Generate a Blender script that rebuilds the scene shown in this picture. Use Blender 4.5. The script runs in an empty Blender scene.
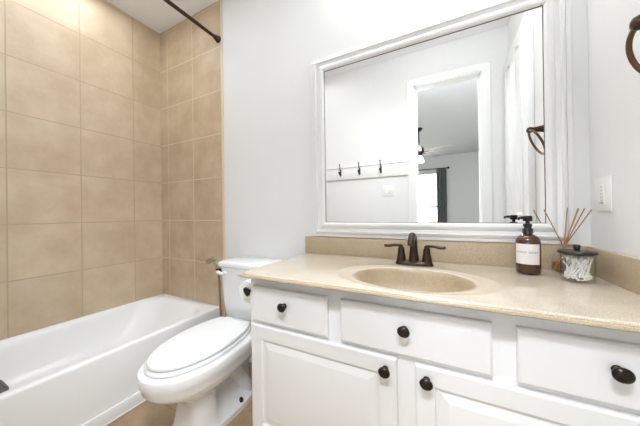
import bpy, bmesh, math, random
from mathutils import Vector, Matrix
random.seed(7)
S = bpy.context.scene
COL = S.collection
PI = math.pi

# ------------------------------------------------------------------ camera
CAM = Vector((0.9883, -1.3517, 1.0556))
F_PX, YAW, PITCH, ROLL = 247.57, 0.4724, 0.0019, -0.0135
R0 = Vector((math.cos(YAW), math.sin(YAW), 0)); F0 = Vector((-math.sin(YAW), math.cos(YAW), 0)); Z0 = Vector((0, 0, 1))
FW = F0 * math.cos(PITCH) + Z0 * math.sin(PITCH); U1 = -F0 * math.sin(PITCH) + Z0 * math.cos(PITCH)
RT = R0 * math.cos(ROLL) + U1 * math.sin(ROLL); UP = -R0 * math.sin(ROLL) + U1 * math.cos(ROLL)
cam = bpy.data.cameras.new('camera'); cam.sensor_width = 36; cam.lens = 36 * F_PX / 640
cam.clip_start = 0.02; cam.clip_end = 200
cam_o = bpy.data.objects.new('camera', cam); COL.objects.link(cam_o)
M3 = Matrix((RT, UP, -FW)).transposed()
cam_o.matrix_world = Matrix.Translation(CAM) @ M3.to_4x4()
S.camera = cam_o

# ------------------------------------------------------------------ world, lights, exposure
S.view_settings.view_transform = 'Standard'; S.view_settings.look = 'None'
S.view_settings.gamma = 1; S.view_settings.use_curve_mapping = False
S.view_settings.exposure = 0.21
w = bpy.data.worlds.new('sky'); S.world = w; w.use_nodes = True
bgn = w.node_tree.nodes['Background']; bgn.inputs[0].default_value = (0.90, 0.95, 1.0, 1); bgn.inputs[1].default_value = 8.0

def area(name, loc, target, sx, sy, power, col=(1, 1, 1)):
    l = bpy.data.lights.new(name, 'AREA'); l.shape = 'RECTANGLE'; l.size = sx; l.size_y = sy; l.energy = power; l.color = col
    o = bpy.data.objects.new(name, l); COL.objects.link(o); o.location = loc
    d = Vector(target) - Vector(loc); o.rotation_euler = d.to_track_quat('-Z', 'Y').to_euler()
    return o
COOL = (0.92, 0.975, 1.04)
thr = area('vanity_light_throw', (0.55, -0.22, 2.40), (0.25, -1.30, 0.7), 1.0, 0.2, 4.5, COOL); thr.data.spread = math.radians(105)
area('fill_light_bath', (-0.2, -0.90, 2.67), (-0.5, -0.75, 0.0), 0.5, 0.3, 2.5, COOL)  # added fill under the ceiling; no fixture belongs to it
area('fill_light_tub', (-0.95, -0.66, 2.67), (-0.95, -0.65, 0.0), 0.5, 0.5, 4.2, COOL)  # unseen fill added above the tub to brighten it
area('fill_light_door', (1.20, -1.74, 2.67), (0.95, -1.10, 0.6), 1.2, 0.2, 72, COOL)  # added fill shining in through the doorway onto the cabinet fronts
area('fill_light_door_side', (1.75, -1.72, 2.67), (0.60, -1.10, 0.6), 0.7, 0.2, 66, COOL)  # second added fill, slanting through the doorway towards toilet and tub
VANITY_EMIT = 25.5

# ------------------------------------------------------------------ materials
def lin(c):
    return tuple((v / 255 / 12.92) if v / 255 <= 0.04045 else ((v / 255 + 0.055) / 1.055) ** 2.4 for v in c)
def mat(name, rgb, rough=0.5, metal=0.0, coat=0.0, spec=None, emit=None, es=0.0):
    m = bpy.data.materials.new(name); m.use_nodes = True
    b = m.node_tree.nodes['Principled BSDF']
    b.inputs['Base Color'].default_value = (*lin(rgb), 1); b.inputs['Roughness'].default_value = rough
    b.inputs['Metallic'].default_value = metal; b.inputs['Coat Weight'].default_value = coat
    if spec is not None: b.inputs['Specular IOR Level'].default_value = spec
    if emit: b.inputs['Emission Color'].default_value = (*emit, 1); b.inputs['Emission Strength'].default_value = es
    return m
def nodes(m):
    t = m.node_tree; return t, t.nodes, t.links, t.nodes['Principled BSDF']
def add_noise_bump(m, scale, strength, dist=0.002, detail=3):
    t, N, L, b = nodes(m)
    tc = N.new('ShaderNodeTexCoord'); n = N.new('ShaderNodeTexNoise'); n.inputs['Scale'].default_value = scale; n.inputs['Detail'].default_value = detail
    bp = N.new('ShaderNodeBump'); bp.inputs['Strength'].default_value = strength; bp.inputs['Distance'].default_value = dist
    L.new(tc.outputs['Object'], n.inputs['Vector']); L.new(n.outputs['Fac'], bp.inputs['Height']); L.new(bp.outputs['Normal'], b.inputs['Normal'])
def tile_mat(name, axes, shift, c1, c2, grout, size=0.333, rough=0.38):
    m = mat(name, c1, rough); t, N, L, b = nodes(m)
    tc = N.new('ShaderNodeTexCoord'); sp = N.new('ShaderNodeSeparateXYZ'); cb = N.new('ShaderNodeCombineXYZ')
    L.new(tc.outputs['Object'], sp.inputs[0])
    for k, (ax, sh) in enumerate(zip(axes, shift)):
        ad = N.new('ShaderNodeMath'); ad.operation = 'SUBTRACT'; ad.inputs[1].default_value = sh - 40 * size
        L.new(sp.outputs['XYZ'.index(ax)], ad.inputs[0]); L.new(ad.outputs[0], cb.inputs[k])
    br = N.new('ShaderNodeTexBrick'); br.offset = 0; br.squash = 1
    br.inputs['Scale'].default_value = 1; br.inputs['Brick Width'].default_value = size; br.inputs['Row Height'].default_value = size
    br.inputs['Mortar Size'].default_value = 0.004; br.inputs['Mortar Smooth'].default_value = 0.3; br.inputs['Bias'].default_value = 0
    br.inputs['Color1'].default_value = (0, 0, 0, 1); br.inputs['Color2'].default_value = (1, 1, 1, 1)
    L.new(cb.outputs[0], br.inputs['Vector'])
    n = N.new('ShaderNodeTexNoise'); n.inputs['Scale'].default_value = 4.5; n.inputs['Detail'].default_value = 7; n.inputs['Roughness'].default_value = 0.62
    L.new(tc.outputs['Object'], n.inputs['Vector'])
    mr = N.new('ShaderNodeMapRange'); mr.inputs[1].default_value = 0.36; mr.inputs[2].default_value = 0.64
    L.new(n.outputs['Fac'], mr.inputs[0])
    mx = N.new('ShaderNodeMix'); mx.data_type = 'RGBA'; mx.inputs[6].default_value = (*lin(c1), 1); mx.inputs[7].default_value = (*lin(c2), 1)
    L.new(mr.outputs[0], mx.inputs[0])
    tv = N.new('ShaderNodeMix'); tv.data_type = 'RGBA'; tv.blend_type = 'MULTIPLY'; tv.inputs[7].default_value = (0.93, 0.925, 0.92, 1)
    sc = N.new('ShaderNodeSeparateColor'); L.new(br.outputs['Color'], sc.inputs[0]); L.new(sc.outputs[0], tv.inputs[0]); L.new(mx.outputs[2], tv.inputs[6])
    mg = N.new('ShaderNodeMix'); mg.data_type = 'RGBA'; mg.inputs[7].default_value = (*lin(grout), 1)
    L.new(br.outputs['Fac'], mg.inputs[0]); L.new(tv.outputs[2], mg.inputs[6]); L.new(mg.outputs[2], b.inputs['Base Color'])
    iv = N.new('ShaderNodeMath'); iv.operation = 'SUBTRACT'; iv.inputs[0].default_value = 1; L.new(br.outputs['Fac'], iv.inputs[1])
    bp = N.new('ShaderNodeBump'); bp.inputs['Strength'].default_value = 0.5; bp.inputs['Distance'].default_value = 0.002
    L.new(iv.outputs[0], bp.inputs['Height']); L.new(bp.outputs['Normal'], b.inputs['Normal'])
    return m
def stone_mat(name, base, dark, light, rough, speck=1.0):
    m = mat(name, base, rough); t, N, L, b = nodes(m)
    tc = N.new('ShaderNodeTexCoord')
    n1 = N.new('ShaderNodeTexNoise'); n1.inputs['Scale'].default_value = 620; n1.inputs['Detail'].default_value = 2
    n2 = N.new('ShaderNodeTexNoise'); n2.inputs['Scale'].default_value = 9; n2.inputs['Detail'].default_value = 4
    for n in (n1, n2): L.new(tc.outputs['Object'], n.inputs['Vector'])
    r = N.new('ShaderNodeValToRGB'); e = r.color_ramp.elements
    e[0].position = 0.36; e[0].color = (*lin(dark), 1); e[1].position = 0.66; e[1].color = (*lin(light), 1)
    k = r.color_ramp.elements.new(0.5); k.color = (*lin(base), 1)
    L.new(n1.outputs['Fac'], r.inputs[0])
    mx = N.new('ShaderNodeMix'); mx.data_type = 'RGBA'; mx.inputs[7].default_value = (*lin(light), 1)
    mr = N.new('ShaderNodeMapRange'); mr.inputs[1].default_value = 0.45; mr.inputs[2].default_value = 0.75; mr.inputs[4].default_value = 0.35
    L.new(n2.outputs['Fac'], mr.inputs[0]); L.new(mr.outputs[0], mx.inputs[0]); L.new(r.outputs[0], mx.inputs[6])
    L.new(mx.outputs[2], b.inputs['Base Color'])
    return m
def clear_glass(name, tint=(1, 1, 1), refl=1.0, density=0.0):
    m = bpy.data.materials.new(name); m.use_nodes = True; t = m.node_tree; N = t.nodes; L = t.links; N.clear()
    o = N.new('ShaderNodeOutputMaterial'); tr = N.new('ShaderNodeBsdfTransparent'); tr.inputs[0].default_value = (*tint, 1)
    g = N.new('ShaderNodeBsdfGlossy'); g.inputs['Roughness'].default_value = 0.03
    f = N.new('ShaderNodeLayerWeight'); f.inputs[0].default_value = 0.12
    x = N.new('ShaderNodeMixShader'); mu = N.new('ShaderNodeMath'); mu.operation = 'MULTIPLY_ADD'; mu.inputs[1].default_value = refl; mu.inputs[2].default_value = density
    L.new(f.outputs['Facing'], mu.inputs[0]); L.new(mu.outputs[0], x.inputs[0]); L.new(tr.outputs[0], x.inputs[1]); L.new(g.outputs[0], x.inputs[2]); L.new(x.outputs[0], o.inputs[0])
    return m

M = {}
M['wall'] = mat('white_wall_paint', (236, 236, 235), 0.6); add_noise_bump(M['wall'], 90, 0.06)
M['ceil'] = mat('ceiling_paint', (248, 249, 250), 0.8)
M['trim'] = mat('white_trim_paint', (240, 240, 239), 0.32)
M['cab'] = mat('white_cabinet_paint', (238, 237, 236), 0.35)
M['tileL'] = tile_mat('beige_tile_left', 'YZ', (-0.2296, 1.0137), (219, 200, 172), (202, 179, 149), (190, 170, 142))
M['tileB'] = tile_mat('beige_tile_back', 'XZ', (-1.197, 1.0137), (211, 190, 162), (192, 168, 138), (218, 201, 176))
M['tileF'] = tile_mat('tan_floor_tile', 'XY', (-0.215, -0.52), (186, 160, 126), (160, 132, 100), (150, 128, 102), rough=0.45)
M['bull'] = mat('cream_bullnose', (226, 208, 182), 0.4)
M['stone'] = stone_mat('cultured_stone', (200, 187, 169), (168, 151, 128), (216, 205, 189), 0.10)
M['stone_matt_shaded'] = stone_mat('cultured_stone_splash_shaded', (190, 172, 145), (156, 137, 109), (206, 190, 165), 0.3)  # same stone with shade in its colour: darker splash and front edge
M['basin'] = stone_mat('cultured_stone_basin_shaded', (182, 163, 135), (148, 129, 102), (202, 184, 157), 0.35)  # same stone again, darkened for the shade inside the bowl
M['porc'] = mat('white_porcelain', (241, 241, 240), 0.09, coat=0.3)
M['plastic'] = mat('white_plastic', (238, 238, 237), 0.34)
M['tub'] = mat('white_enamel', (247, 247, 246), 0.26)
M['bronze'] = mat('oil_rubbed_bronze', (70, 54, 44), 0.30, 0.8)
M['brass'] = mat('aged_bronze', (112, 86, 62), 0.3, 0.9)
M['knob'] = mat('dark_bronze_knob', (44, 36, 31), 0.3, 0.6)
M['hookm'] = mat('pewter_hook', (70, 66, 62), 0.35, 0.7)
M['chrome'] = mat('chrome', (215, 212, 205), 0.12, 1.0)
M['nickel'] = mat('brushed_nickel', (176, 164, 146), 0.38, 0.9)
M['hose'] = mat('brown_hose', (148, 124, 94), 0.45, 0.2)
M['mirror'] = mat('mirror_silver', (248, 249, 249), 0.0, 1.0)
M['amber'] = mat('amber_glass', (66, 34, 18), 0.07, coat=0.5)
M['black'] = mat('black_plastic', (22, 21, 21), 0.3)
M['label'] = mat('cream_label', (232, 226, 222), 0.6)
M['ink'] = mat('grey_ink', (74, 66, 64), 0.7)
M['blacklid'] = mat('black_wood_lid', (34, 30, 29), 0.4)
M['glass'] = clear_glass('clear_glass')
M['oil'] = clear_glass('amber_oil', (0.93, 0.80, 0.62), 0.6)
M['reed'] = mat('reed_wood', (166, 126, 90), 0.6)
M['cotton'] = mat('cotton_white', (244, 242, 238), 0.9)
M['paper'] = mat('tissue_paper', (246, 245, 243), 0.95); add_noise_bump(M['paper'], 300, 0.1)
M['core'] = mat('cardboard', (168, 142, 112), 0.9)
M['grey'] = mat('grey_plastic', (112, 111, 108), 0.5)
M['switch'] = mat('white_switch', (240, 239, 236), 0.3)
M['dim'] = mat('switch_mark', (206, 204, 200), 0.5)
M['bulb'] = mat('opal_glass_lit', (250, 248, 244), 0.4, emit=(0.96, 0.985, 1.0), es=VANITY_EMIT)
M['gwall'] = mat('grey_bedroom_paint', (230, 230, 229), 0.7)
M['gceil'] = mat('grey_bedroom_ceiling', (220, 221, 222), 0.8)
M['carpet'] = mat('bedroom_carpet', (176, 168, 156), 0.95); add_noise_bump(M['carpet'], 200, 0.4)
M['curtain'] = mat('charcoal_curtain', (118, 121, 120), 0.9)
M['darkm'] = mat('dark_metal', (38, 38, 40), 0.4, 0.6)
M['blade'] = mat('fan_blade', (186, 184, 180), 0.5)
M['shade'] = mat('fan_light_shade', (250, 248, 244), 0.4, emit=(1, 0.98, 0.95), es=12.0)
M['blind'] = mat('white_blind', (240, 240, 240), 0.6)
M['roof'] = mat('red_brown_roof', (104, 66, 48), 0.9)
M['house'] = mat('house_siding', (226, 214, 198), 0.9)
M['ground'] = mat('pale_ground', (190, 190, 176), 0.95)
M['caulk'] = mat('white_caulk', (240, 239, 236), 0.6)

# ------------------------------------------------------------------ mesh helpers
def bm_new(): return bmesh.new()
def box(bm, x0, x1, y0, y1, z0, z1, bev=0.0, seg=2):
    r = bmesh.ops.create_cube(bm, size=1)
    bmesh.ops.scale(bm, vec=(abs(x1 - x0), abs(y1 - y0), abs(z1 - z0)), verts=r['verts'])
    bmesh.ops.translate(bm, vec=((x0 + x1) / 2, (y0 + y1) / 2, (z0 + z1) / 2), verts=r['verts'])
    if bev > 0:
        es = list({e for v in r['verts'] for e in v.link_edges})
        bmesh.ops.bevel(bm, geom=es, offset=bev, segments=seg, profile=0.5, affect='EDGES')
def rings(bm, rs, cap0=True, cap1=True, close=True):
    """loft: rs is a list of rings (each a list of Vectors, same count)"""
    V = [[bm.verts.new(p) for p in r] for r in rs]; n = len(rs[0])
    for a, b in zip(V, V[1:]):
        for i in range(n if close else n - 1):
            j = (i + 1) % n
            bm.faces.new((a[i], a[j], b[j], b[i]))
    if cap0: bm.faces.new(list(reversed(V[0])))
    if cap1: bm.faces.new(V[-1])
def lathe(bm, prof, cx=0, cy=0, n=40, ax='Z', cap0=True, cap1=True, base=(0, 0, 0)):
    """prof: list of (radius, height) along the axis"""
    rs = []
    for r, h in prof:
        r = max(r, 1e-5); ring = []
        for i in range(n):
            a = 2 * PI * i / n; u, v = r * math.cos(a), r * math.sin(a)
            if ax == 'Z': p = (cx + u, cy + v, h)
            elif ax == 'Y': p = (base[0] + u, base[1] + h, base[2] + v)
            else: p = (base[0] + h, base[1] + u, base[2] + v)
            ring.append(Vector(p))
        rs.append(ring)
    rings(bm, rs, cap0, cap1)
def sweep(bm, pts, rad, n=14, cap=True, flat=None):
    """tube along pts; rad a number or a list; flat=(sx,sy) squashes the section"""
    pts = [Vector(p) for p in pts]; rad = rad if isinstance(rad, (list, tuple)) else [rad] * len(pts)
    rs = []; prev = None
    for i, p in enumerate(pts):
        t = (pts[min(i + 1, len(pts) - 1)] - pts[max(i - 1, 0)]).normalized()
        if prev is None:
            u = t.orthogonal() if abs(t.z) > 0.95 else t.cross(Vector((0, 0, 1)))
        else:
            u = prev - t * prev.dot(t)
        u.normalize(); prev = u; v = t.cross(u)
        fx, fy = flat[i] if flat else (1, 1)
        rs.append([p + (u * math.cos(2 * PI * k / n) * fx + v * math.sin(2 * PI * k / n) * fy) * rad[i] for k in range(n)])
    rings(bm, rs, cap, cap)
def curve_pts(P, n=8):
    """Catmull-Rom through P"""
    P = [Vector(p) for p in P]; Q = [2 * P[0] - P[1]] + P + [2 * P[-1] - P[-2]]; out = []
    for i in range(1, len(Q) - 2):
        for k in range(n):
            t = k / n; a, b, c, d = Q[i - 1], Q[i], Q[i + 1], Q[i + 2]
            out.append(0.5 * ((2 * b) + (c - a) * t + (2 * a - 5 * b + 4 * c - d) * t * t + (3 * b - a - 3 * c + d) * t ** 3))
    out.append(P[-1]); return out
def rrect(x0, x1, y0, y1, r, z, k=8):
    out = []
    for cx, cy, a0 in ((x1 - r, y1 - r, 0), (x0 + r, y1 - r, 90), (x0 + r, y0 + r, 180), (x1 - r, y0 + r, 270)):
        for i in range(k + 1):
            a = math.radians(a0 + 90 * i / k); out.append(Vector((cx + r * math.cos(a), cy + r * math.sin(a), z)))
    return out
def spow(v, e): return math.copysign(abs(v) ** e, v)
SKEW = 0.065
def egg(yc, hw, front, back, z, nf=2.1, nb=2.3, clip=None, n=64, xc=0):
    out = []
    for i in range(n):
        a = 2 * PI * i / n; c, s = math.cos(a), math.sin(a); e = nb if s > 0 else nf
        x = hw * spow(c, 2 / e); y = yc + (back if s > 0 else front) * spow(s, 2 / e)
        if clip is not None: y = min(y, clip)
        out.append(Vector((xc + x + SKEW * (-y - 0.24) * min(1, z / 0.25), y, z)))
    return out
def obj(name, bm, m, parent=None, smooth=True, ang=38, loc=None):
    bmesh.ops.recalc_face_normals(bm, faces=bm.faces)
    me = bpy.data.meshes.new(name); bm.to_mesh(me); bm.free()
    if smooth:
        for p in me.polygons: p.use_smooth = True
        me.set_sharp_from_angle(angle=math.radians(ang))
    me.materials.append(m)
    o = bpy.data.objects.new(name, me); COL.objects.link(o)
    if parent: o.parent = parent
    if loc: o.location = loc
    return o
def tag(o, label, cat, group=None):
    o['label'] = label; o['category'] = cat
    if group: o['group'] = group
    return o
def thing(name, label, cat, loc=(0, 0, 0), rotz=0, group=None):
    o = bpy.data.objects.new(name, None); COL.objects.link(o); o.location = loc; o.rotation_euler = (0, 0, rotz)
    o.empty_display_size = 0.05
    return tag(o, label, cat, group)
def struct(o):
    o['kind'] = 'structure'; return o
def sbox(name, m, *a, bev=0.0, parent=None):
    b = bm_new(); box(b, *a, bev=bev); o = obj(name, b, m, parent, smooth=bev > 0)
    return struct(o) if parent is None else o

# ------------------------------------------------------------------ room shell
XL, XR, YF, ZC = -1.3032, 1.4934, -1.38, 2.70
sbox('floor', M['tileF'], XL - 0.1, XR + 0.1, YF - 0.13, 0.1, -0.05, 0)
sbox('ceiling', M['ceil'], XL - 0.1, XR + 0.1, YF - 0.13, 0.1, ZC, ZC + 0.05)
sbox('wall_back', M['wall'], XL - 0.1, XR + 0.1, 0, 0.1, 0, ZC)
sbox('wall_left', M['tileL'], XL - 0.1, XL, YF, 0, 0, ZC)
sbox('wall_right', M['wall'], XR, XR + 0.1, YF - 0.13, 0, 0, ZC)
sbox('wall_alcove', M['tileB'], XL, -0.531, -0.008, -0.0002, 0, ZC)
sbox('trim_1', M['bull'], -0.531, -0.514, -0.009, -0.0002, 0, ZC, bev=0.004)
DX0, DX1, DZ = 0.698, 1.300, 2.36                     # door opening in the wall behind the camera
b = bm_new()
box(b, XL, DX0, YF - 0.12, YF, 0, ZC); box(b, DX1, XR, YF - 0.12, YF, 0, ZC); box(b, DX0, DX1, YF - 0.12, YF, DZ, ZC)
struct(obj('wall_front', b, M['wall'], smooth=False))
sbox('baseboard_back', M['trim'], -0.51, 0.21, -0.014, -0.0002, 0, 0.09, bev=0.003)
sbox('baseboard_front', M['trim'], -0.5, 0.66, YF, YF + 0.014, 0, 0.09, bev=0.003)

# doorway: jamb, casing and the leaf swung open against the right wall
door = bpy.data.objects.new('door_1', None); COL.objects.link(door); struct(door); door.location = (DX1, YF, 0)
def dpart(name, bm, m, par=None, **k):
    o = obj(name, bm, m, **k); o.parent = par or door
    o.matrix_parent_inverse = Matrix.Identity(4)
    if par is None: o.location = (-DX1, -YF, 0)
    return o
b = bm_new()
box(b, DX0, DX0 + 0.018, YF - 0.12, YF, 0, DZ); box(b, DX1 - 0.018, DX1, YF - 0.12, YF, 0, DZ); box(b, DX0, DX1, YF - 0.12, YF, DZ - 0.018, DZ)
box(b, DX0 + 0.018, DX0 + 0.03, YF - 0.08, YF - 0.045, 0, DZ - 0.018); box(b, DX1 - 0.03, DX1 - 0.018, YF - 0.08, YF - 0.045, 0, DZ - 0.018)
dpart('jamb', b, M['trim'], smooth=False)
def casing(y0, sgn):
    """mitred casing made from nested profile rings"""
    b = bm_new(); W = 0.068
    prof = [(0, 0), (0, 0.012), (0.008, 0.016), (0.022, 0.013), (0.03, 0.010), (0.055, 0.008), (0.062, 0.007), (W, 0.005), (W, 0)]
    def ring(d, h):
        x0, x1, z1 = DX0 + 0.006 - W + d, DX1 - 0.006 + W - d, DZ - 0.006 + W - d
        return [Vector((x0, y0 + sgn * h, 0)), Vector((x0, y0 + sgn * h, z1)), Vector((min(x1, XR - 0.001), y0 + sgn * h, z1)), Vector((min(x1, XR - 0.001), y0 + sgn * h, 0))]
    rings(b, [ring(d, h) for d, h in prof], False, False, close=False)
    return b
dpart('casing', casing(YF, 1), M['trim'], ang=25)
dpart('casing', casing(YF - 0.12, -1), M['trim'], ang=25)
# leaf lies along the right wall, hinged at y = YF
b = bm_new(); LX0, LX1, LY0, LY1 = 1.456, 1.4915, YF + 0.02, YF + 0.02 + 0.685
box(b, LX0, LX1, LY0, LY1, 0.01, DZ - 0.02, 0.002)
leaf = dpart('door_leaf', b, M['trim'])
def arch_panel(ya, yb, za, zb, arch, face_x):
    """moulded raised panel on the leaf (one nested profile), arched top"""
    b = bm_new(); N_ = 14
    def ring(ins, h):
        y0, y1, z0, z1 = ya + ins, yb - ins, za + ins, zb - ins
        pts = [Vector((face_x - h, y0, z0)), Vector((face_x - h, y1, z0))]
        for i in range(N_ + 1):
            t = i / N_; y = y1 + (y0 - y1) * t
            pts.append(Vector((face_x - h, y, z1 - arch + arch * math.sin(PI * t))))
        return pts
    rings(b, [ring(0, 0), ring(0.003, 0.010), ring(0.014, 0.012), ring(0.020, 0.001), ring(0.040, 0.0008), ring(0.058, 0.009)], False, True)
    return b
for ya, yb in ((LY0 + 0.10, LY0 + 0.315), (LY0 + 0.37, LY0 + 0.585)):
    for za, zb, ar in ((0.22, 0.88, 0.0), (1.02, 2.24, 0.06)):
        o = obj('door_panel', arch_panel(ya, yb, za, zb, ar, LX0), M['trim'], leaf, ang=25)
for z in (0.25, 1.2, 2.12):
    b = bm_new(); lathe(b, [(0.007, z - 0.045), (0.007, z + 0.045)], LX0 - 0.004, LY0 - 0.006, 14); obj('hinge', b, M['trim'], leaf)
b = bm_new(); lathe(b, [(0.028, 0), (0.028, 0.006), (0.012, 0.010), (0.012, 0.032), (0.026, 0.042), (0.028, 0.056), (0.018, 0.066)], ax='X', base=(0, 0, 0), n=24)
bmesh.ops.scale(b, vec=(-1, 1, 1), verts=b.verts); bmesh.ops.translate(b, vec=(LX0, LY1 - 0.06, 0.93), verts=b.verts); obj('door_knob', b, M['brass'], leaf)

# ------------------------------------------------------------------ the bedroom seen through the doorway (in the mirror)
BY0, BY1, BX0, BX1, BZ = -6.70, YF - 0.13, -2.2, 2.9, 2.70
sbox('floor', M['carpet'], BX0, BX1, BY0, BY1, -0.05, 0)
sbox('ceiling', M['gceil'], BX0, BX1, BY0, BY1 + 0.01, BZ, BZ + 0.05)
WX0, WX1, WZ0, WZ1 = -0.75, 0.80, 0.60, 2.24
b = bm_new()
box(b, BX0, WX0, BY0 - 0.12, BY0, 0, BZ); box(b, WX1, BX1, BY0 - 0.12, BY0, 0, BZ)
box(b, WX0, WX1, BY0 - 0.12, BY0, 0, WZ0); box(b, WX0, WX1, BY0 - 0.12, BY0, WZ1, BZ)
struct(obj('wall_far', b, M['gwall'], smooth=False))
sbox('wall_bedroom_left', M['gwall'], BX0 - 0.1, BX0, BY0, BY1, 0, BZ)
sbox('wall_bedroom_right', M['gwall'], BX1, BX1 + 0.1, BY0, BY1, 0, BZ)
b = bm_new(); box(b, BX0, XL - 0.1, BY1 - 0.01, BY1 + 0.1, 0, BZ); box(b, XR + 0.1, BX1, BY1 - 0.01, BY1 + 0.1, 0, BZ)
struct(obj('wall_bedroom_near', b, M['gwall'], smooth=False))
win = bpy.data.objects.new('window_1', None); COL.objects.link(win); struct(win)
b = bm_new(); fw = 0.05
box(b, WX0, WX0 + fw, BY0 - 0.09, BY0 - 0.03, WZ0, WZ1); box(b, WX1 - fw, WX1, BY0 - 0.09, BY0 - 0.03, WZ0, WZ1)
box(b, WX0, WX1, BY0 - 0.09, BY0 - 0.03, WZ0, WZ0 + fw); box(b, WX0, WX1, BY0 - 0.09, BY0 - 0.03, WZ1 - fw, WZ1)
box(b, WX0, WX1, BY0 - 0.085, BY0 - 0.035, 1.19, 1.24)
obj('window_frame', b, M['trim'], win, smooth=False)
b = bm_new(); box(b, WX0 + 0.01, WX1 - 0.01, BY0 - 0.062, BY0 - 0.058, WZ0 + 0.01, WZ1 - 0.01); obj('window_pane', b, M['glass'], win, smooth=False)
b = bm_new(); box(b, WX0 - 0.06, WX1 + 0.06, BY0 - 0.02, BY0 + 0.05, WZ0 - 0.03, WZ0, 0.004); obj('window_sill', b, M['trim'], win)
t = thing('window_blind', 'white horizontal slat blind pulled up at the top of the bedroom window', 'blind', (0.02, BY0 - 0.02, 2.22))
b = bm_new(); box(b, -0.74, 0.74, -0.005, 0.045, -0.05, 0.015, 0.004); obj('headrail', b, M['blind'], t)
b = bm_new()
for k in range(6): box(b, -0.73, 0.73, -0.002, 0.042, -0.075 - 0.025 * k, -0.071 - 0.025 * k)
obj('slats', b, M['blind'], t, smooth=False)
# curtain and rod
RZ, RY = 2.31, BY0 + 0.09
t = thing('curtain_rod', 'dark metal curtain rod above the bedroom window', 'curtain rod', (0, RY, RZ))
b = bm_new(); lathe(b, [(0.013, -1.05), (0.013, 1.03)], ax='X', n=14); obj('rod', b, M['darkm'], t)
for x in (-1.07, 1.05):
    b = bm_new(); bmesh.ops.create_uvsphere(b, u_segments=16, v_segments=10, radius=0.032); bmesh.ops.translate(b, vec=(x, 0, 0), verts=b.verts); obj('finial', b, M['darkm'], t)
for x in (-0.95, 0.92):
    b = bm_new(); box(b, x - 0.01, x + 0.01, -0.089, 0.005, -0.012, 0.012); obj('bracket', b, M['darkm'], t, smooth=False)
def curtain(x0, x1):
    b = bm_new(); n = 60
    def row(z, amp):
        return [Vector((x0 + (x1 - x0) * i / n, RY + amp * math.sin(i / n * 2 * PI * 5), z)) for i in range(n + 1)]
    A = [row(RZ - 0.015, 0.028), row(RZ - 0.06, 0.03), row(1.6, 0.035), row(0.8, 0.04), row(0.03, 0.042)]
    Bk = [[p + Vector((0, 0.006, 0)) for p in r] for r in A]
    rings(b, [r + list(reversed(q)) for r, q in zip(A, Bk)], True, True)
    return b
tag(obj('curtain', curtain(0.74, 1.0), M['curtain']), 'charcoal grey curtain hanging at the right side of the bedroom window', 'curtain')
# ceiling fan
FX, FY = 0.52, -3.9
t = thing('ceiling_fan', 'dark ceiling fan with pale blades and a lit white shade in the bedroom', 'ceiling fan', (FX, FY, BZ))
b = bm_new(); lathe(b, [(0.07, 0), (0.07, -0.02), (0.03, -0.06)], n=28); obj('canopy', b, M['darkm'], t)
b = bm_new(); lathe(b, [(0.013, -0.05), (0.013, -0.36)], n=14); obj('downrod', b, M['darkm'], t)
b = bm_new(); lathe(b, [(0.03, -0.34), (0.08, -0.38), (0.095, -0.43), (0.09, -0.48), (0.06, -0.52), (0.05, -0.55)], n=32); obj('motor_housing', b, M['darkm'], t)
b = bm_new(); lathe(b, [(0.045, -0.545), (0.06, -0.56), (0.09, -0.65), (0.085, -0.665), (0.01, -0.67)], n=28); obj('lamp_shade', b, M['shade'], t)
for k in range(5):
    a = 2 * PI * k / 5 + 0.28
    b = bm_new(); rs = []
    for r, hw in ((0.14, 0.045), (0.2, 0.06), (0.45, 0.066), (0.58, 0.064), (0.61, 0.045)):
        rs.append([Vector((r, -hw, -0.470 - 0.012)), Vector((r, hw, -0.470 + 0.012)), Vector((r, hw, -0.463 + 0.012)), Vector((r, -hw, -0.463 - 0.012))])
    rings(b, rs); bmesh.ops.rotate(b, cent=(0, 0, 0), matrix=Matrix.Rotation(a, 3, 'Z'), verts=b.verts)
    bl = obj('blade', b, M['blade'], t, smooth=False)
    b = bm_new(); box(b, 0.085, 0.19, -0.018, 0.018, -0.478, -0.471); bmesh.ops.rotate(b, cent=(0, 0, 0), matrix=Matrix.Rotation(a, 3, 'Z'), verts=b.verts)
    obj('blade_iron', b, M['darkm'], bl, smooth=False)
# outside the window
sbox('ground', M['ground'], -30, 30, -60, BY0 - 0.5, -5.75, -5.65)
t = thing('house', 'house with a red brown gable roof outside the bedroom window', 'house', (-0.6, -32, -5.65))
b = bm_new(); box(b, -4, 4, -4, 4, 0, 3.6); obj('house_wall', b, M['house'], t, smooth=False)
b = bm_new(); rings(b, [[Vector((-4.5, y, 3.6)), Vector((4.5, y, 3.6)), Vector((0, y, 5.6))] for y in (-4.4, 4.4)]); obj('roof', b, M['roof'], t, smooth=False)

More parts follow.
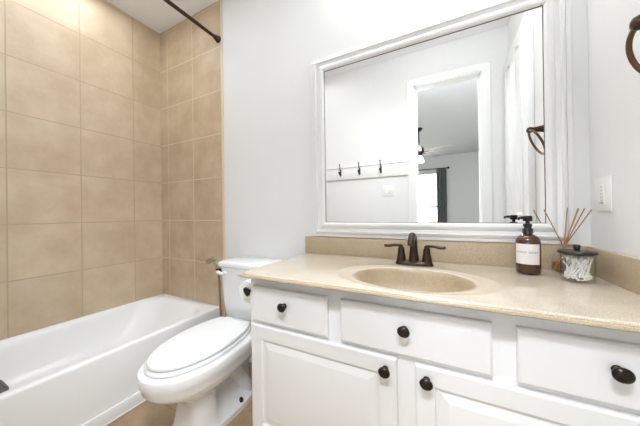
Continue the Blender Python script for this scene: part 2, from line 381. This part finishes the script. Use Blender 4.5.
# ------------------------------------------------------------------ bathtub
t = thing('bathtub', 'white built in bathtub with flat apron along the beige tiled wall', 'bathtub', (XL, 0, 0))
TX0, TX1, TY0, TY1, TZ = 0.0012, 0.7312, YF + 0.001, -0.0085, 0.352
b = bm_new()
rs = [rrect(TX0, TX1 - 0.012, TY0, TY1, 0.002, 0.0), rrect(TX0, TX1, TY0, TY1, 0.002, 0.0)][1:]
rs += [rrect(TX0, TX1, TY0, TY1, 0.003, TZ - 0.014), rrect(TX0, TX1 - 0.002, TY0, TY1, 0.004, TZ - 0.006), rrect(TX0, TX1 - 0.007, TY0, TY1, 0.006, TZ - 0.001),
       rrect(TX0, TX1 - 0.014, TY0, TY1, 0.01, TZ),
       rrect(0.010, TX1 - 0.040, TY0 + 0.06, TY1 - 0.045, 0.15, TZ - 0.0005), rrect(0.014, TX1 - 0.048, TY0 + 0.066, TY1 - 0.055, 0.15, TZ - 0.003),
       rrect(0.020, TX1 - 0.057, TY0 + 0.075, TY1 - 0.068, 0.15, TZ - 0.010), rrect(0.028, TX1 - 0.064, TY0 + 0.085, TY1 - 0.083, 0.15, TZ - 0.022), rrect(0.040, TX1 - 0.071, TY0 + 0.10, TY1 - 0.105, 0.15, TZ - 0.05),
       rrect(0.055, TX1 - 0.080, TY0 + 0.12, TY1 - 0.135, 0.15, TZ - 0.09), rrect(0.075, TX1 - 0.093, TY0 + 0.145, TY1 - 0.175, 0.15, TZ - 0.14), rrect(0.098, TX1 - 0.108, TY0 + 0.17, TY1 - 0.225, 0.15, TZ - 0.19), rrect(0.125, TX1 - 0.13, TY0 + 0.20, TY1 - 0.28, 0.15, TZ - 0.235),
       rrect(0.165, TX1 - 0.165, TY0 + 0.24, TY1 - 0.34, 0.15, TZ - 0.265), rrect(0.22, TX1 - 0.22, TY0 + 0.29, TY1 - 0.42, 0.13, TZ - 0.279)]
rings(b, rs, False, True); obj('tub_shell', b, M['tub'], t, ang=50)
b = bm_new(); box(b, TX1, TX1 + 0.012, TY0, TY1, 0, 0.066, 0.003); obj('apron_base', b, M['tub'], t)
b = bm_new(); box(b, TX1 + 0.012, TX1 + 0.018, TY0, TY1, 0, 0.005, 0.0015); obj('caulk_bead', b, M['caulk'], t)
b = bm_new(); box(b, -1.10, -0.98, -1.06, -0.958, 0.105, 0.208, 0.004)
for k in range(5): box(b, -1.10, -0.98, -1.052 + 0.02 * k, -1.044 + 0.02 * k, 0.207, 0.212)
tag(obj('bath_box', b, M['grey']), 'grey ridged box standing inside the bathtub at the left picture edge', 'box')

# shower rod
t = thing('shower_rod', 'dark bronze shower curtain rod above the bathtub', 'shower rod', (-0.552, 0, 2.40))
b = bm_new(); lathe(b, [(0.0125, -1.379), (0.0125, -0.010)], ax='Y', n=20); obj('rod', b, M['bronze'], t)
for y0, s in ((-0.0095, -1), (YF + 0.0005, 1)):
    b = bm_new(); lathe(b, [(0.026, 0), (0.026, s * 0.006), (0.021, s * 0.012), (0.019, s * 0.03), (0.0165, s * 0.036)], ax='Y', base=(0, y0, 0), n=28); obj('end_flange', b, M['bronze'], t)

# ------------------------------------------------------------------ toilet
TXC = -0.135
t = thing('toilet', 'white two piece elongated toilet with closed lid between tub and vanity', 'toilet', (TXC, 0, 0))
b = bm_new()
rs = []
for z, yf, yb, hw, nf in ((0.0, -.630, -.185, .128, 3.2), (0.028, -.630, -.185, .128, 3.2), (0.036, -.622, -.195, .119, 3.6), (0.09, -.612, -.20, .110, 4.2),
                          (0.16, -.612, -.20, .106, 3.8), (0.20, -.630, -.20, .106, 2.5), (0.245, -.680, -.20, .130, 2.3), (0.273, -.738, -.20, .158, 2.2),
                          (0.296, -.772, -.205, .177, 2.1), (0.318, -.788, -.21, .184, 2.1), (0.340, -.793, -.21, .186, 2.1), (0.347, -.797, -.21, .190, 2.1),
                          (0.385, -.803, -.21, .192, 2.1), (0.394, -.800, -.215, .188, 2.1), (0.398, -.790, -.22, .180, 2.1)):
    yc = -0.50 if z > 0.2 else -0.42
    ring = egg(yc, hw, yc - yf if yc > yf else .1, yb - yc, z, nf, 3.4)
    if 0.034 < z < 0.21:                                   # front column wide, body behind it drawn in
        for p in ring:
            q = max(0, min(1, (p.y + 0.515) / 0.05)); q = q * q * (3 - 2 * q); p.x *= 1 - 0.36 * q * (1 if z > 0.04 else 0.15)
    rs.append(ring)
rings(b, rs); obj('bowl', b, M['porc'], t, ang=45)
# trapway bulge on both sides of the pedestal
for s in (-1, 1):
    b = bm_new(); sweep(b, curve_pts([(s * .07, -.50, .22), (s * .085, -.42, .25), (s * .088, -.34, .20), (s * .088, -.27, .11), (s * .085, -.235, .035)]), [0.03] + [0.042] * 31 + [0.038], n=16) if False else \
        sweep(b, curve_pts([(s * .048, -.50, .19), (s * .052, -.42, .225), (s * .056, -.34, .18), (s * .060, -.29, .11), (s * .062, -.26, .03)]), 0.040, n=16)
    obj('trapway', b, M['porc'], t)
    b = bm_new(); lathe(b, [(0.013, 0.034), (0.013, 0.042), (0.008, 0.052), (0.001, 0.054)], s * .108, -.345, 16); obj('bolt_cap', b, M['hookm'], t)
# tank
b = bm_new()
rings(b, [rrect(-.165, .165, -.200, -.03, .045, .400), rrect(-.178, .178, -.212, -.03, .045, .425), rrect(-.184, .184, -.218, -.025, .04, .50), rrect(-.192, .192, -.226, -.02, .035, .722)])
tank = obj('tank', b, M['porc'], t, ang=45)
b = bm_new(); box(b, -.10, .10, -.235, -.10, .385, .402, .004); obj('tank_gasket', b, M['porc'], t)
b = bm_new()
rings(b, [rrect(-.194, .194, -.230, -.018, .03, .7225), rrect(-.203, .203, -.237, -.014, .032, .727), rrect(-.205, .205, -.239, -.012, .034, .746), rrect(-.200, .200, -.234, -.016, .034, .754), rrect(-.182, .182, -.217, -.03, .034, .758)])
obj('tank_lid', b, M['porc'], t, ang=50)
# lever
b = bm_new(); lathe(b, [(0.016, 0), (0.016, -0.012), (0.012, -0.018)], ax='Y', base=(-.138, -.224, .684), n=20)
sweep(b, curve_pts([(-.134, -.240, .682), (-.150, -.246, .684), (-.172, -.248, .690), (-.178, -.246, .694)], 6), [0.0085] * 7 + [0.011] * 12, n=12)
obj('flush_lever', b, M['plastic'], t)
# seat and lid
b = bm_new(); kw = dict(nf=2.1, nb=2.2, clip=-.275)
rings(b, [egg(-.50, .162, .270, .305, .3985, **kw), egg(-.50, .168, .276, .305, .402, **kw), egg(-.50, .168, .276, .305, .411, **kw), egg(-.50, .164, .272, .305, .4150, **kw)])
obj('seat', b, M['plastic'], t, ang=50)
b = bm_new(); kw = dict(nf=2.0, nb=2.15, clip=-.28)
rings(b, [egg(-.50, .154, .260, .30, .4200, **kw), egg(-.50, .161, .268, .30, .4215, **kw), egg(-.50, .162, .269, .30, .429, **kw), egg(-.50, .159, .266, .30, .4340, **kw), egg(-.50, .150, .256, .29, .4355, **kw), egg(-.50, .09, .18, .24, .4362, **kw)])
obj('lid', b, M['plastic'], t, ang=50)
for s in (-1, 1):
    b = bm_new(); box(b, s * .075 - .022, s * .075 + .022, -.283, -.248, .3985, .428, .006); obj('hinge', b, M['plastic'], t)

# bidet sprayer beside the tank
t = thing('bidet_sprayer', 'chrome hand sprayer with hose hanging at the left of the toilet tank', 'sprayer', (-0.345, -0.20, 0.0))
b = bm_new(); sweep(b, [(-.098, -.02, .738), (-.094, -.02, .740), (-.05, -.018, .760), (-.028, -.016, .770), (-.024, -.016, .772)], [.0145, .0165, .0160, .0150, .0125], n=18); obj('spray_head', b, M['nickel'], t)
b = bm_new(); sweep(b, curve_pts([(-.046, -.018, .758), (-.034, -.010, .726), (-.018, 0, .69), (-.016, 0, .665)], 6), .009, n=14); obj('handle', b, M['nickel'], t)
b = bm_new(); sweep(b, curve_pts([(-.016, 0, .67), (-.012, .004, .56), (-.010, .01, .40), (-.018, .03, .22), (-.022, .10, .12), (-.022, .184, .14)], 8), .0068, n=12); obj('hose', b, M['hose'], t)
b = bm_new(); box(b, -.03, .0165, -.012, .012, .690, .702, .002); box(b, .010, .0165, -.012, .012, .66, .70, .002); obj('bracket', b, M['bronze'], t)

# ------------------------------------------------------------------ vanity cabinet
VX0, VX1, FY_, DYF, ZT = 0.212, XR - 0.001, -0.517, -0.535, 0.792
t = thing('vanity_cabinet', 'white painted vanity cabinet with three drawers and two raised panel doors', 'cabinet', (VX0, 0, 0))
cab = t
def cpart(name, bm, m, par=None, **k):
    o = obj(name, bm, m, par or cab, **k)
    if par is None: o.location = (-VX0, 0, 0)
    return o
b = bm_new()
box(b, VX0, VX0 + 0.018, -0.50, -0.002, 0.09, ZT - 0.001); box(b, VX1 - 0.012, VX1, -0.50, -0.002, 0.09, ZT - 0.001)
box(b, VX0 + 0.018, VX1 - 0.012, -0.50, -0.002, 0.09, 0.108); box(b, VX0 + 0.018, VX1 - 0.012, -0.010, -0.002, 0.108, ZT - 0.001)
box(b, VX0 + 0.002, VX1, -0.45, -0.43, 0, 0.09); box(b, VX0 + 0.002, VX0 + 0.02, -0.43, -0.01, 0, 0.09)
box(b, VX0, VX1, FY_, -0.50, 0.09, ZT - 0.0005, 0.0015)
cpart('carcass', b, M['cab'], ang=30)
def slab(x0, x1, z0, z1):
    """drawer front with a bevelled edge"""
    b = bm_new()
    def r(ins, y): return [Vector((x0 + ins, y, z0 + ins)), Vector((x1 - ins, y, z0 + ins)), Vector((x1 - ins, y, z1 - ins)), Vector((x0 + ins, y, z1 - ins))]
    rings(b, [r(0, FY_ + 0.0005), r(0, DYF + 0.006), r(0.001, DYF + 0.0035), r(0.005, DYF + 0.0005), r(0.0065, DYF)])
    return b
def raised_door(x0, x1, z0, z1):
    b = bm_new()
    def r(ins, y): return [Vector((x0 + ins, y, z0 + ins)), Vector((x1 - ins, y, z0 + ins)), Vector((x1 - ins, y, z1 - ins)), Vector((x0 + ins, y, z1 - ins))]
    rings(b, [r(0, FY_ + 0.0005), r(0, DYF + 0.006), r(0.001, DYF + 0.0035), r(0.005, DYF + 0.0005), r(0.0065, DYF), r(0.056, DYF), r(0.060, DYF + 0.006), r(0.068, DYF + 0.0075), r(0.074, DYF + 0.006), r(0.092, DYF + 0.001), r(0.095, DYF + 0.0005)])
    return b
def knob(par, x, z, oval=1.12):
    b = bm_new()
    lathe(b, [(0.0105, 0), (0.0105, -0.003), (0.0065, -0.006), (0.0062, -0.014), (0.011, -0.017), (0.0155, -0.020), (0.0165, -0.024), (0.0140, -0.029), (0.008, -0.032), (0.001, -0.033)], ax='Y', n=28)
    for v in b.verts:
        if v.co.y < -0.015: v.co.x *= oval * 1.02; v.co.z *= 1.06
    o = obj('knob', b, M['knob'], par); o.location = (x, DYF, z); return o
def knob_at(par, x, z): knob(par, x, z)
for x0, x1, kx in ((0.236, 0.593, 0.406), (0.645, 1.096, 0.865), (1.151, XR - 0.03, 1.333)):
    d = cpart('drawer', slab(x0, x1, 0.600, 0.748), M['cab'], ang=12); knob(d, kx, 0.687)
for x0, x1, kx in ((0.228, 0.839, 0.804), (0.894, XR - 0.03, 0.928)):
    d = cpart('door', raised_door(x0, x1, 0.11, 0.584), M['cab'], ang=12); knob(d, kx, 0.545)

# ------------------------------------------------------------------ vanity top with moulded basin
CX0, CX1, CY0, CZ = 0.200, XR - 0.0005, -0.582, 0.811
t = thing('countertop', 'speckled beige stone vanity top with moulded oval basin and splash', 'countertop', (CX0, 0, 0)); top = t
BXC, BYC, BA, BB = 0.860, -0.366, 0.213, 0.162
def tpart(name, bm, m, **k):
    o = obj(name, bm, m, top, **k); o.location = (-CX0, 0, 0); return o
NA = 160
angs = [2 * PI * i / NA for i in range(NA)]
for cxy in ((CX0, CY0), (CX1, CY0), (CX1, -0.001), (CX0, -0.001)):      # let four rays meet the slab's corners
    a = math.atan2((cxy[1] - BYC), (cxy[0] - BXC)) % (2 * PI)
    k = min(range(NA), key=lambda i: abs(angs[i] - a)); angs[k] = a
def ell(a_, b_, z): return [Vector((BXC + a_ * math.cos(q), BYC + b_ * math.sin(q), z)) for q in angs]
def ell_dir(a_, b_, z, lim=None):
    """ellipse sampled along the true rays so it meets the rectangle rings cleanly"""
    out = []
    for q in angs:
        c, s = math.cos(q), math.sin(q); r = 1 / math.sqrt((c / a_) ** 2 + (s / b_) ** 2); out.append(Vector((BXC + r * c, BYC + r * s, z)))
    return out
def rect(ins, z, back=0.0):
    out = []
    x0, x1, y0, y1 = CX0 + ins, CX1 - back, CY0 + ins, -0.001 - back
    for q in angs:
        c, s = math.cos(q), math.sin(q); tt = 1e9
        if c > 1e-9: tt = min(tt, (x1 - BXC) / c)
        if c < -1e-9: tt = min(tt, (x0 - BXC) / c)
        if s > 1e-9: tt = min(tt, (y1 - BYC) / s)
        if s < -1e-9: tt = min(tt, (y0 - BYC) / s)
        out.append(Vector((BXC + tt * c, BYC + tt * s, z)))
    return out
b = bm_new()
rings(b, [rect(0.012, ZT), rect(0.003, ZT + 0.001), rect(0.0, ZT + 0.004), rect(0.0, CZ - 0.010), rect(0.002, CZ - 0.0075), rect(0.0055, CZ - 0.007), rect(0.0058, CZ - 0.005)], False, False)
tpart('moulded_edge', b, M['stone_matt_shaded'], ang=40)
b = bm_new()
rings(b, [rect(0.0058, CZ - 0.005), rect(0.0075, CZ - 0.002, 0.0003), rect(0.011, CZ - 0.0003, 0.001), rect(0.013, CZ, 0.002), rect(0.016, CZ, 0.004), rect(0.018, CZ, 0.012),
          ell_dir(BA + 0.082, BB + 0.036, CZ), ell_dir(BA + 0.078, BB + 0.033, CZ + 0.0006), ell_dir(BA + 0.070, BB + 0.028, CZ + 0.0007), ell_dir(BA + 0.062, BB + 0.023, CZ - 0.0003), ell_dir(BA + 0.02, BB + 0.010, CZ - 0.0006),
          ell_dir(BA + 0.004, BB + 0.003, CZ - 0.0012), ell_dir(BA, BB, CZ - 0.004)], False, False)
tpart('slab', b, M['stone'], ang=40)
def bowl(a_, b_, z, dy):
    return [p + Vector((0, dy, 0)) for p in ell_dir(a_, b_, z)]
b = bm_new()
rings(b, [bowl(BA, BB, CZ - 0.004, 0), bowl(BA - 0.008, BB - 0.014, CZ - 0.014, 0.008), bowl(BA - 0.014, BB - 0.031, CZ - 0.026, 0.021), bowl(BA - 0.022, BB - 0.042, CZ - 0.055, 0.024), bowl(BA - 0.042, BB - 0.058, CZ - 0.095, 0.026), bowl(BA - 0.078, BB - 0.085, CZ - 0.122, 0.026), bowl(0.08, 0.05, CZ - 0.135, 0.026), bowl(0.024, 0.024, CZ - 0.140, 0.026)], False, True)
tpart('basin', b, M['basin'], ang=60)
b = bm_new(); lathe(b, [(0.024, CZ - 0.1395), (0.024, CZ - 0.136), (0.016, CZ - 0.135), (0.002, CZ - 0.137)], BXC, BYC + 0.026, 28); tpart('drain', b, M['bronze'])
b = bm_new(); box(b, CX0, CX1, -0.020, -0.0008, CZ - 0.0002, 0.9135, 0.0025); tpart('backsplash', b, M['stone_matt_shaded'])
b = bm_new(); box(b, CX1 - 0.020, CX1, CY0 + 0.012, -0.0205, CZ - 0.0002, 0.9135, 0.0025); tpart('side_splash', b, M['stone_matt_shaded'])

# faucet
t = thing('faucet', 'oil rubbed bronze two handle faucet behind the basin', 'faucet', (0.850, -0.126, CZ + 0.0004))
b = bm_new()
def oblong(hx, hy, z, n=48): return [Vector((hx * spow(math.cos(2 * PI * i / n), 0.75), hy * spow(math.sin(2 * PI * i / n), 0.75), z)) for i in range(n)]
rings(b, [oblong(.083, .027, 0.0), oblong(.083, .027, .008), oblong(.078, .024, .014), oblong(.070, .019, .018)]); obj('base_plate', b, M['bronze'], t)
b = bm_new(); lathe(b, [(0.025, .010), (0.022, .03), (0.0185, .06), (0.0165, .09), (0.0165, .10)], n=28, cap1=False)
sweep(b, curve_pts([(0, 0, .096), (0, -.004, .112), (0, -.020, .130), (0, -.050, .139), (0, -.066, .132), (0, -.100, .112), (0, -.104, .100)], 8), [0.0165] * 20 + [0.0150] * 20 + [0.0135] * 9, n=22)
obj('spout', b, M['bronze'], t)
for s in (-1, 1):
    b = bm_new(); lathe(b, [(0.0235, .010), (0.021, .025), (0.017, .050), (0.0145, .068), (0.014, .076), (0.010, .080)], s * .056, 0, 26); hb = obj('handle', b, M['bronze'], t)
    b = bm_new(); P = curve_pts([(s * .050, 0, .080), (s * .066, -.003, .088), (s * .090, -.008, .089), (s * .112, -.012, .085), (s * .134, -.015, .087)], 6)
    sweep(b, P, [0.011] * 6 + [0.011] * 8 + [0.0115] * 5 + [0.0115] * 5 + [0.006], n=16, flat=[(1, .85)] * 6 + [(1, .62)] * 19)
    obj('lever', b, M['bronze'], hb)
b = bm_new(); lathe(b, [(0.0035, .012), (0.0035, .05), (0.006, .052), (0.006, .060), (0.002, .063)], 0, .034, 14); obj('lift_rod', b, M['bronze'], t)

# ------------------------------------------------------------------ mirror
t = thing('framed_mirror', 'large mirror in a white moulded frame above the vanity', 'mirror', (0.85, 0, 0.917))
b = bm_new(); mx0, mx1, mz0, mz1 = 0.256, 1.441, 0.9165, 1.995
def mr(ins, y): return [Vector((mx0 + ins - 0.85, y, mz0 + ins - 0.917)), Vector((mx1 - ins - 0.85, y, mz0 + ins - 0.917)), Vector((mx1 - ins - 0.85, y, mz1 - ins - 0.917)), Vector((mx0 + ins - 0.85, y, mz1 - ins - 0.917))]
rings(b, [mr(0, -.0005), mr(0, -.012), mr(.002, -.014), mr(.016, -.014), mr(.0165, -.010), mr(.0185, -.010), mr(.019, -.019), mr(.030, -.026), mr(.034, -.026), mr(.0355, -.017), mr(.050, -.013), mr(.056, -.020), mr(.068, -.026), mr(.078, -.024), mr(.084, -.018), mr(.085, -.006)], False, False)
obj('frame', b, M['trim'], t, ang=22)
b = bm_new(); rings(b, [mr(.06, -.003), mr(.06, -.0075)]); obj('mirror_glass', b, M['mirror'], t, smooth=False)
b = bm_new(); rings(b, [mr(.083, -.0076), mr(.083, -.0092), mr(.0872, -.0092), mr(.0876, -.0076)], False, False); obj('mirror_edge_shade', b, M['grey'], t, smooth=False)  # grey strip stands in for the shaded gap under the frame's inner lip

# vanity light bar above the mirror
t = thing('vanity_light', 'vanity light bar with four lit opal globes above the mirror', 'wall light', (0.89, 0, 2.50))
b = bm_new(); box(b, -.36, .36, -.025, -.0005, -.055, .055, .006); obj('back_plate', b, M['bronze'], t)
for k in range(4):
    x = -.24 + .16 * k
    b = bm_new(); lathe(b, [(0.024, -.02), (0.024, -.06), (0.034, -.075)], ax='Y', base=(x, 0, 0), n=22); s_ = obj('socket', b, M['bronze'], t)
    b = bm_new(); bmesh.ops.create_uvsphere(b, u_segments=28, v_segments=18, radius=.058); bmesh.ops.translate(b, vec=(x, -.122, 0), verts=b.verts); obj('globe', b, M['bulb'], s_)

# ------------------------------------------------------------------ soap bottle
SX, SY = 1.270, -0.120
t = thing('soap_bottle', 'amber glass soap bottle with cream label and black pump', 'soap bottle', (SX, SY, CZ + 0.0004))
b = bm_new(); lathe(b, [(0.031, 0.0), (0.0375, 0.004), (0.039, 0.010), (0.039, 0.120), (0.0375, 0.131), (0.032, 0.142), (0.023, 0.149), (0.0150, 0.153), (0.0140, 0.162)], n=48); obj('bottle', b, M['amber'], t)
def face_ang(dx=0): return math.atan2(CAM.y - SY, CAM.x - SX) + dx
b = bm_new(); a0 = face_ang(-0.10); RL = 0.0394
A_ = [[Vector((RL * math.cos(a0 + q), RL * math.sin(a0 + q), z)) for q in [(-1.12 + 2.24 * i / 28) for i in range(29)]] for z in (0.040, 0.117)]
rings(b, A_, False, False, close=False); lab = obj('label', b, M['label'], t); lab['label'] = 'cream paper label with dark lettering'
def text_on(txt, size, zc, name, col=M['ink']):
    cu = bpy.data.curves.new(name, 'FONT'); cu.body = txt; cu.size = size; cu.align_x = 'CENTER'; cu.align_y = 'CENTER'; cu.space_character = 1.25
    to = bpy.data.objects.new(name, cu); COL.objects.link(to)
    me = bpy.data.meshes.new_from_object(to.evaluated_get(bpy.context.evaluated_depsgraph_get())); bpy.data.objects.remove(to); bpy.data.curves.remove(cu)
    bb = bm_new(); bb.from_mesh(me); bpy.data.meshes.remove(me)
    bmesh.ops.triangulate(bb, faces=bb.faces)
    for v in bb.verts:
        q = a0 + v.co.x / RL; v.co = Vector(((RL + 0.0003) * math.cos(q), (RL + 0.0003) * math.sin(q), zc + v.co.y))
    return obj(name, bb, col, lab, smooth=False)
text_on('HAND SOAP', 0.0108, 0.085, 'lettering')
b = bm_new()
for zz, q0, q1 in ((0.070, -.40, .36), (0.064, -.22, .20), (0.050, -.12, .12)):
    x = q0
    while x < q1:
        dx = random.uniform(.03, .075)
        rings(b, [[Vector(((RL + .0003) * math.cos(a0 + q), (RL + .0003) * math.sin(a0 + q), zz + h)) for q in (x, x + dx)] for h in (0, .0014)], False, False, close=False); x += dx + .03
obj('fine_print', b, M['dim'], lab, smooth=False)
b = bm_new(); lathe(b, [(0.0172, .157), (0.0172, .172), (0.0155, .175), (0.0120, .177), (0.0120, .183), (0.0145, .185), (0.0145, .192), (0.0065, .194), (0.0065, .205)], n=30)
pump = obj('pump', b, M['black'], t)
b = bm_new(); lathe(b, [(0.0135, .203), (0.0150, .206), (0.0150, .221), (0.012, .2245), (0.001, .2255)], n=28)
sweep(b, curve_pts([(0, 0, .216), (-.016, -.008, .217), (-.028, -.014, .216), (-.033, -.017, .210)], 5), [.0062] * 8 + [.005] * 8, n=12); obj('nozzle', b, M['black'], pump)

# ------------------------------------------------------------------ reed diffuser
DXc, DYc = 1.392, -0.066
t = thing('reed_diffuser', 'clear glass reed diffuser behind the swab jar', 'diffuser', (DXc, DYc, CZ + 0.0004))
b = bm_new(); lathe(b, [(0.026, 0), (0.034, 0.004), (0.036, 0.012), (0.035, 0.055), (0.028, 0.074), (0.015, 0.086), (0.0125, 0.092), (0.0125, 0.112), (0.0145, 0.114), (0.0145, 0.118)], n=40, cap1=False); obj('glass_bottle', b, M['glass'], t)
b = bm_new(); lathe(b, [(0.024, 0.004), (0.031, 0.007), (0.0335, 0.013), (0.033, 0.040)], n=32); obj('oil', b, M['oil'], t)
for tx, tz, ty in ((1.332, 1.059, -0.075), (1.406, 1.064, -0.06), (1.424, 1.060, -0.10), (1.440, 1.062, -0.05), (1.446, 1.062, -0.085), (1.468, 1.056, -0.075)):
    d = Vector((tx - DXc, ty - DYc, tz - CZ)); nk = Vector((d.x * 0.12, d.y * 0.12, 0.118)); lo = nk + (nk - d) * (0.11 / (d.z - 0.118))
    lo = Vector((max(-.026, min(.026, lo.x)), max(-.026, min(.026, lo.y)), lo.z))
    b = bm_new(); sweep(b, [lo, nk, d], 0.0020, n=8); obj('reed', b, M['reed'], t)

# ------------------------------------------------------------------ swab jar and swabs
JX, JY = 1.386, -0.192
t = thing('swab_jar', 'clear glass jar of cotton swabs with black knobbed lid', 'jar', (JX, JY, CZ + 0.0004))
b = bm_new(); lathe(b, [(0.034, 0), (0.040, 0.002), (0.0435, 0.007), (0.0445, 0.04), (0.0445, 0.094), (0.0430, 0.094), (0.0430, 0.040), (0.0415, 0.010), (0.038, 0.006), (0.001, 0.005)], n=48, cap1=False); obj('jar_body', b, M['glass'], t)
b = bm_new(); lathe(b, [(0.041, 0.091), (0.041, 0.0945), (0.0485, 0.095), (0.050, 0.097), (0.050, 0.101), (0.048, 0.104), (0.03, 0.1065), (0.001, 0.107)], n=48); lid = obj('lid', b, M['blacklid'], t)
b = bm_new(); lathe(b, [(0.0075, 0.106), (0.0075, 0.111), (0.0095, 0.114), (0.0095, 0.122), (0.0075, 0.125), (0.001, 0.1255)], n=24); obj('lid_knob', b, M['blacklid'], lid)
def swab_mesh():
    b = bm_new(); L_ = 0.072
    lathe(b, [(0.0008, -L_ / 2), (0.0022, -L_ / 2 + 0.002), (0.0030, -L_ / 2 + 0.006), (0.0018, -L_ / 2 + 0.012), (0.0016, -L_ / 2 + 0.014), (0.0016, L_ / 2 - 0.014), (0.0018, L_ / 2 - 0.012), (0.0030, L_ / 2 - 0.006), (0.0022, L_ / 2 - 0.002), (0.0008, L_ / 2)], n=9)
    return b
sw0 = obj('cotton_swab', swab_mesh(), M['cotton'])
tag(sw0, 'white cotton swab piled inside the clear glass jar', 'cotton swab', 'cotton swabs in the glass jar')
k = 0
while k < 84:
    if k < 20:
        tilt = PI / 2 + random.uniform(-.1, .1); h = 0.0100 + 0.0040 * (k // 5)
    else:
        tilt = random.uniform(.25, 1.0); h = 0.011 + random.uniform(0, .022)
    a = random.uniform(0, 2 * PI) if k < 50 else random.uniform(-.9, .9)
    bx, by = random.uniform(-.036, .036), random.uniform(-.036, .036)
    dv = Vector((math.sin(tilt) * math.cos(a), math.sin(tilt) * math.sin(a), math.cos(tilt))) * 0.072
    if math.hypot(bx, by) > .0375 or math.hypot(bx + dv.x, by + dv.y) > .0385 or h + dv.z > 0.088: continue
    sw = sw0 if k == 0 else sw0.copy()
    if k: COL.objects.link(sw)
    sw.location = (JX + bx + dv.x / 2, JY + by + dv.y / 2, CZ + h + dv.z / 2)
    sw.rotation_euler = (0, tilt, a); k += 1

# ------------------------------------------------------------------ toilet paper and holder on the vanity's side
PX, PY, PZ = 0.146, -0.470, 0.702
t = thing('toilet_paper_holder', 'dark bronze toilet paper holder on the vanity side', 'paper holder', (VX0, PY, PZ))
b = bm_new(); lathe(b, [(0.022, -.0005), (0.022, -.006), (0.012, -.010), (0.009, -.014)], ax='X', base=(0, -.008, 0), n=24); obj('mount', b, M['knob'], t)
b = bm_new(); sweep(b, curve_pts([(-.010, -.008, 0), (-.045, -.011, 0), (-.061, -.010, 0), (-.066, -.002, 0), (-.066, .02, 0), (-.066, .112, 0)], 8), .0062, n=32); obj('arm', b, M['knob'], t)
b = bm_new(); lathe(b, [(0.001, -.016), (0.011, -.014), (0.013, -.008), (0.010, -.002)], ax='Y', base=(-.066, 0, 0), n=20); obj('end_knob', b, M['knob'], t)
t = thing('toilet_paper_roll', 'white toilet paper roll on the holder beside the vanity', 'toilet paper', (PX, PY, PZ - 0.0129))
b = bm_new(); lathe(b, [(0.020, 0), (0.0515, 0), (0.053, .0015), (0.053, .0985), (0.0515, .1), (0.020, .1)], ax='Y', n=48, cap0=False, cap1=False); obj('paper', b, M['paper'], t)
b = bm_new(); lathe(b, [(0.0192, .0005), (0.0200, .0005), (0.0200, .0995), (0.0192, .0995), (0.0192, .0005)], ax='Y', n=32, cap0=False, cap1=False); obj('core', b, M['core'], t)

# ------------------------------------------------------------------ right wall: towel ring, switch plate
t = thing('towel_ring', 'aged bronze towel ring on the right wall', 'towel ring', (XR, -0.456, 1.512))
b = bm_new(); lathe(b, [(0.030, -.0005), (0.030, -.006), (0.024, -.012), (0.019, -.022), (0.014, -.050), (0.0135, -.066), (0.017, -.074), (0.0175, -.082), (0.013, -.091), (0.004, -.095)], ax='X', n=28); obj('post', b, M['bronze'], t)
b = bm_new(); rr = .075; P = []
for i in range(49):
    a = 2 * PI * i / 48; u = rr * math.sin(a); v = rr - rr * math.cos(a)
    P.append((-.080 + v * 0.42 - u * 0.05, u, -.004 - v * 0.907))
sweep(b, P, 0.0062, n=14, cap=False); obj('ring', b, M['brass'], t)
t = thing('switch_plate', 'white timer switch plate with button column on the right wall', 'switch', (XR, -0.098, 1.111))
b = bm_new(); box(b, -.006, -.0003, -.050, .050, -.062, .062, .002); obj('plate', b, M['switch'], t)
b = bm_new(); box(b, -.0095, -.006, -.018, .018, -.036, .036, .001); ins = obj('insert', b, M['switch'], t)
for k in range(5):
    b = bm_new(); box(b, -.0105, -.0095, -.012, .003, .026 - .0125 * k - .0025, .026 - .0125 * k + .0025, .0004); obj('button', b, M['dim'] if k < 4 else M['dim'], ins)
b = bm_new(); box(b, -.0105, -.0095, -.014, .008, -.033, -.0295, .0004); o = obj('rocker', b, M['grey'], ins); o['label'] = 'grey bottom button'

# ------------------------------------------------------------------ wall behind the camera: hook rail, switch
t = thing('hook_rail', 'white board rail with dark coat hooks on the opposite wall', 'coat rack', (-0.2, YF, 1.515))
b = bm_new(); box(b, -0.35, 0.85, .0004, .018, -.07, .062, .002); box(b, -0.355, 0.853, .0004, .026, .062, .075, .003); obj('board', b, M['trim'], t)
for x in (-.14, .09, .32, .56):
    b = bm_new(); box(b, x - .009, x + .009, .018, .023, -.03, .05, .003)
    sweep(b, curve_pts([(x, .022, .03), (x, .038, .045), (x, .052, .075), (x, .054, .098)], 6), [.0055] * 12 + [.0045] * 7, n=10)
    sweep(b, curve_pts([(x, .022, -.01), (x, .045, -.018), (x, .058, -.005), (x, .060, .008)], 6), .006, n=10)
    bmesh.ops.create_uvsphere(b, u_segments=14, v_segments=10, radius=.013, matrix=Matrix.Translation((x, .06, .010)))
    bmesh.ops.create_uvsphere(b, u_segments=12, v_segments=8, radius=.0085, matrix=Matrix.Translation((x, .054, .100)))
    obj('hook', b, M['hookm'], t)
t = thing('wall_switch', 'white double light switch under the hook rail', 'switch', (0.435, YF, 1.29))
b = bm_new(); box(b, -.058, .058, .0003, .006, -.06, .06, .002); obj('plate', b, M['switch'], t)
for x in (-.024, .024):
    b = bm_new(); box(b, x - .016, x + .016, .006, .009, -.033, .033, .001); obj('rocker', b, M['switch'], t)
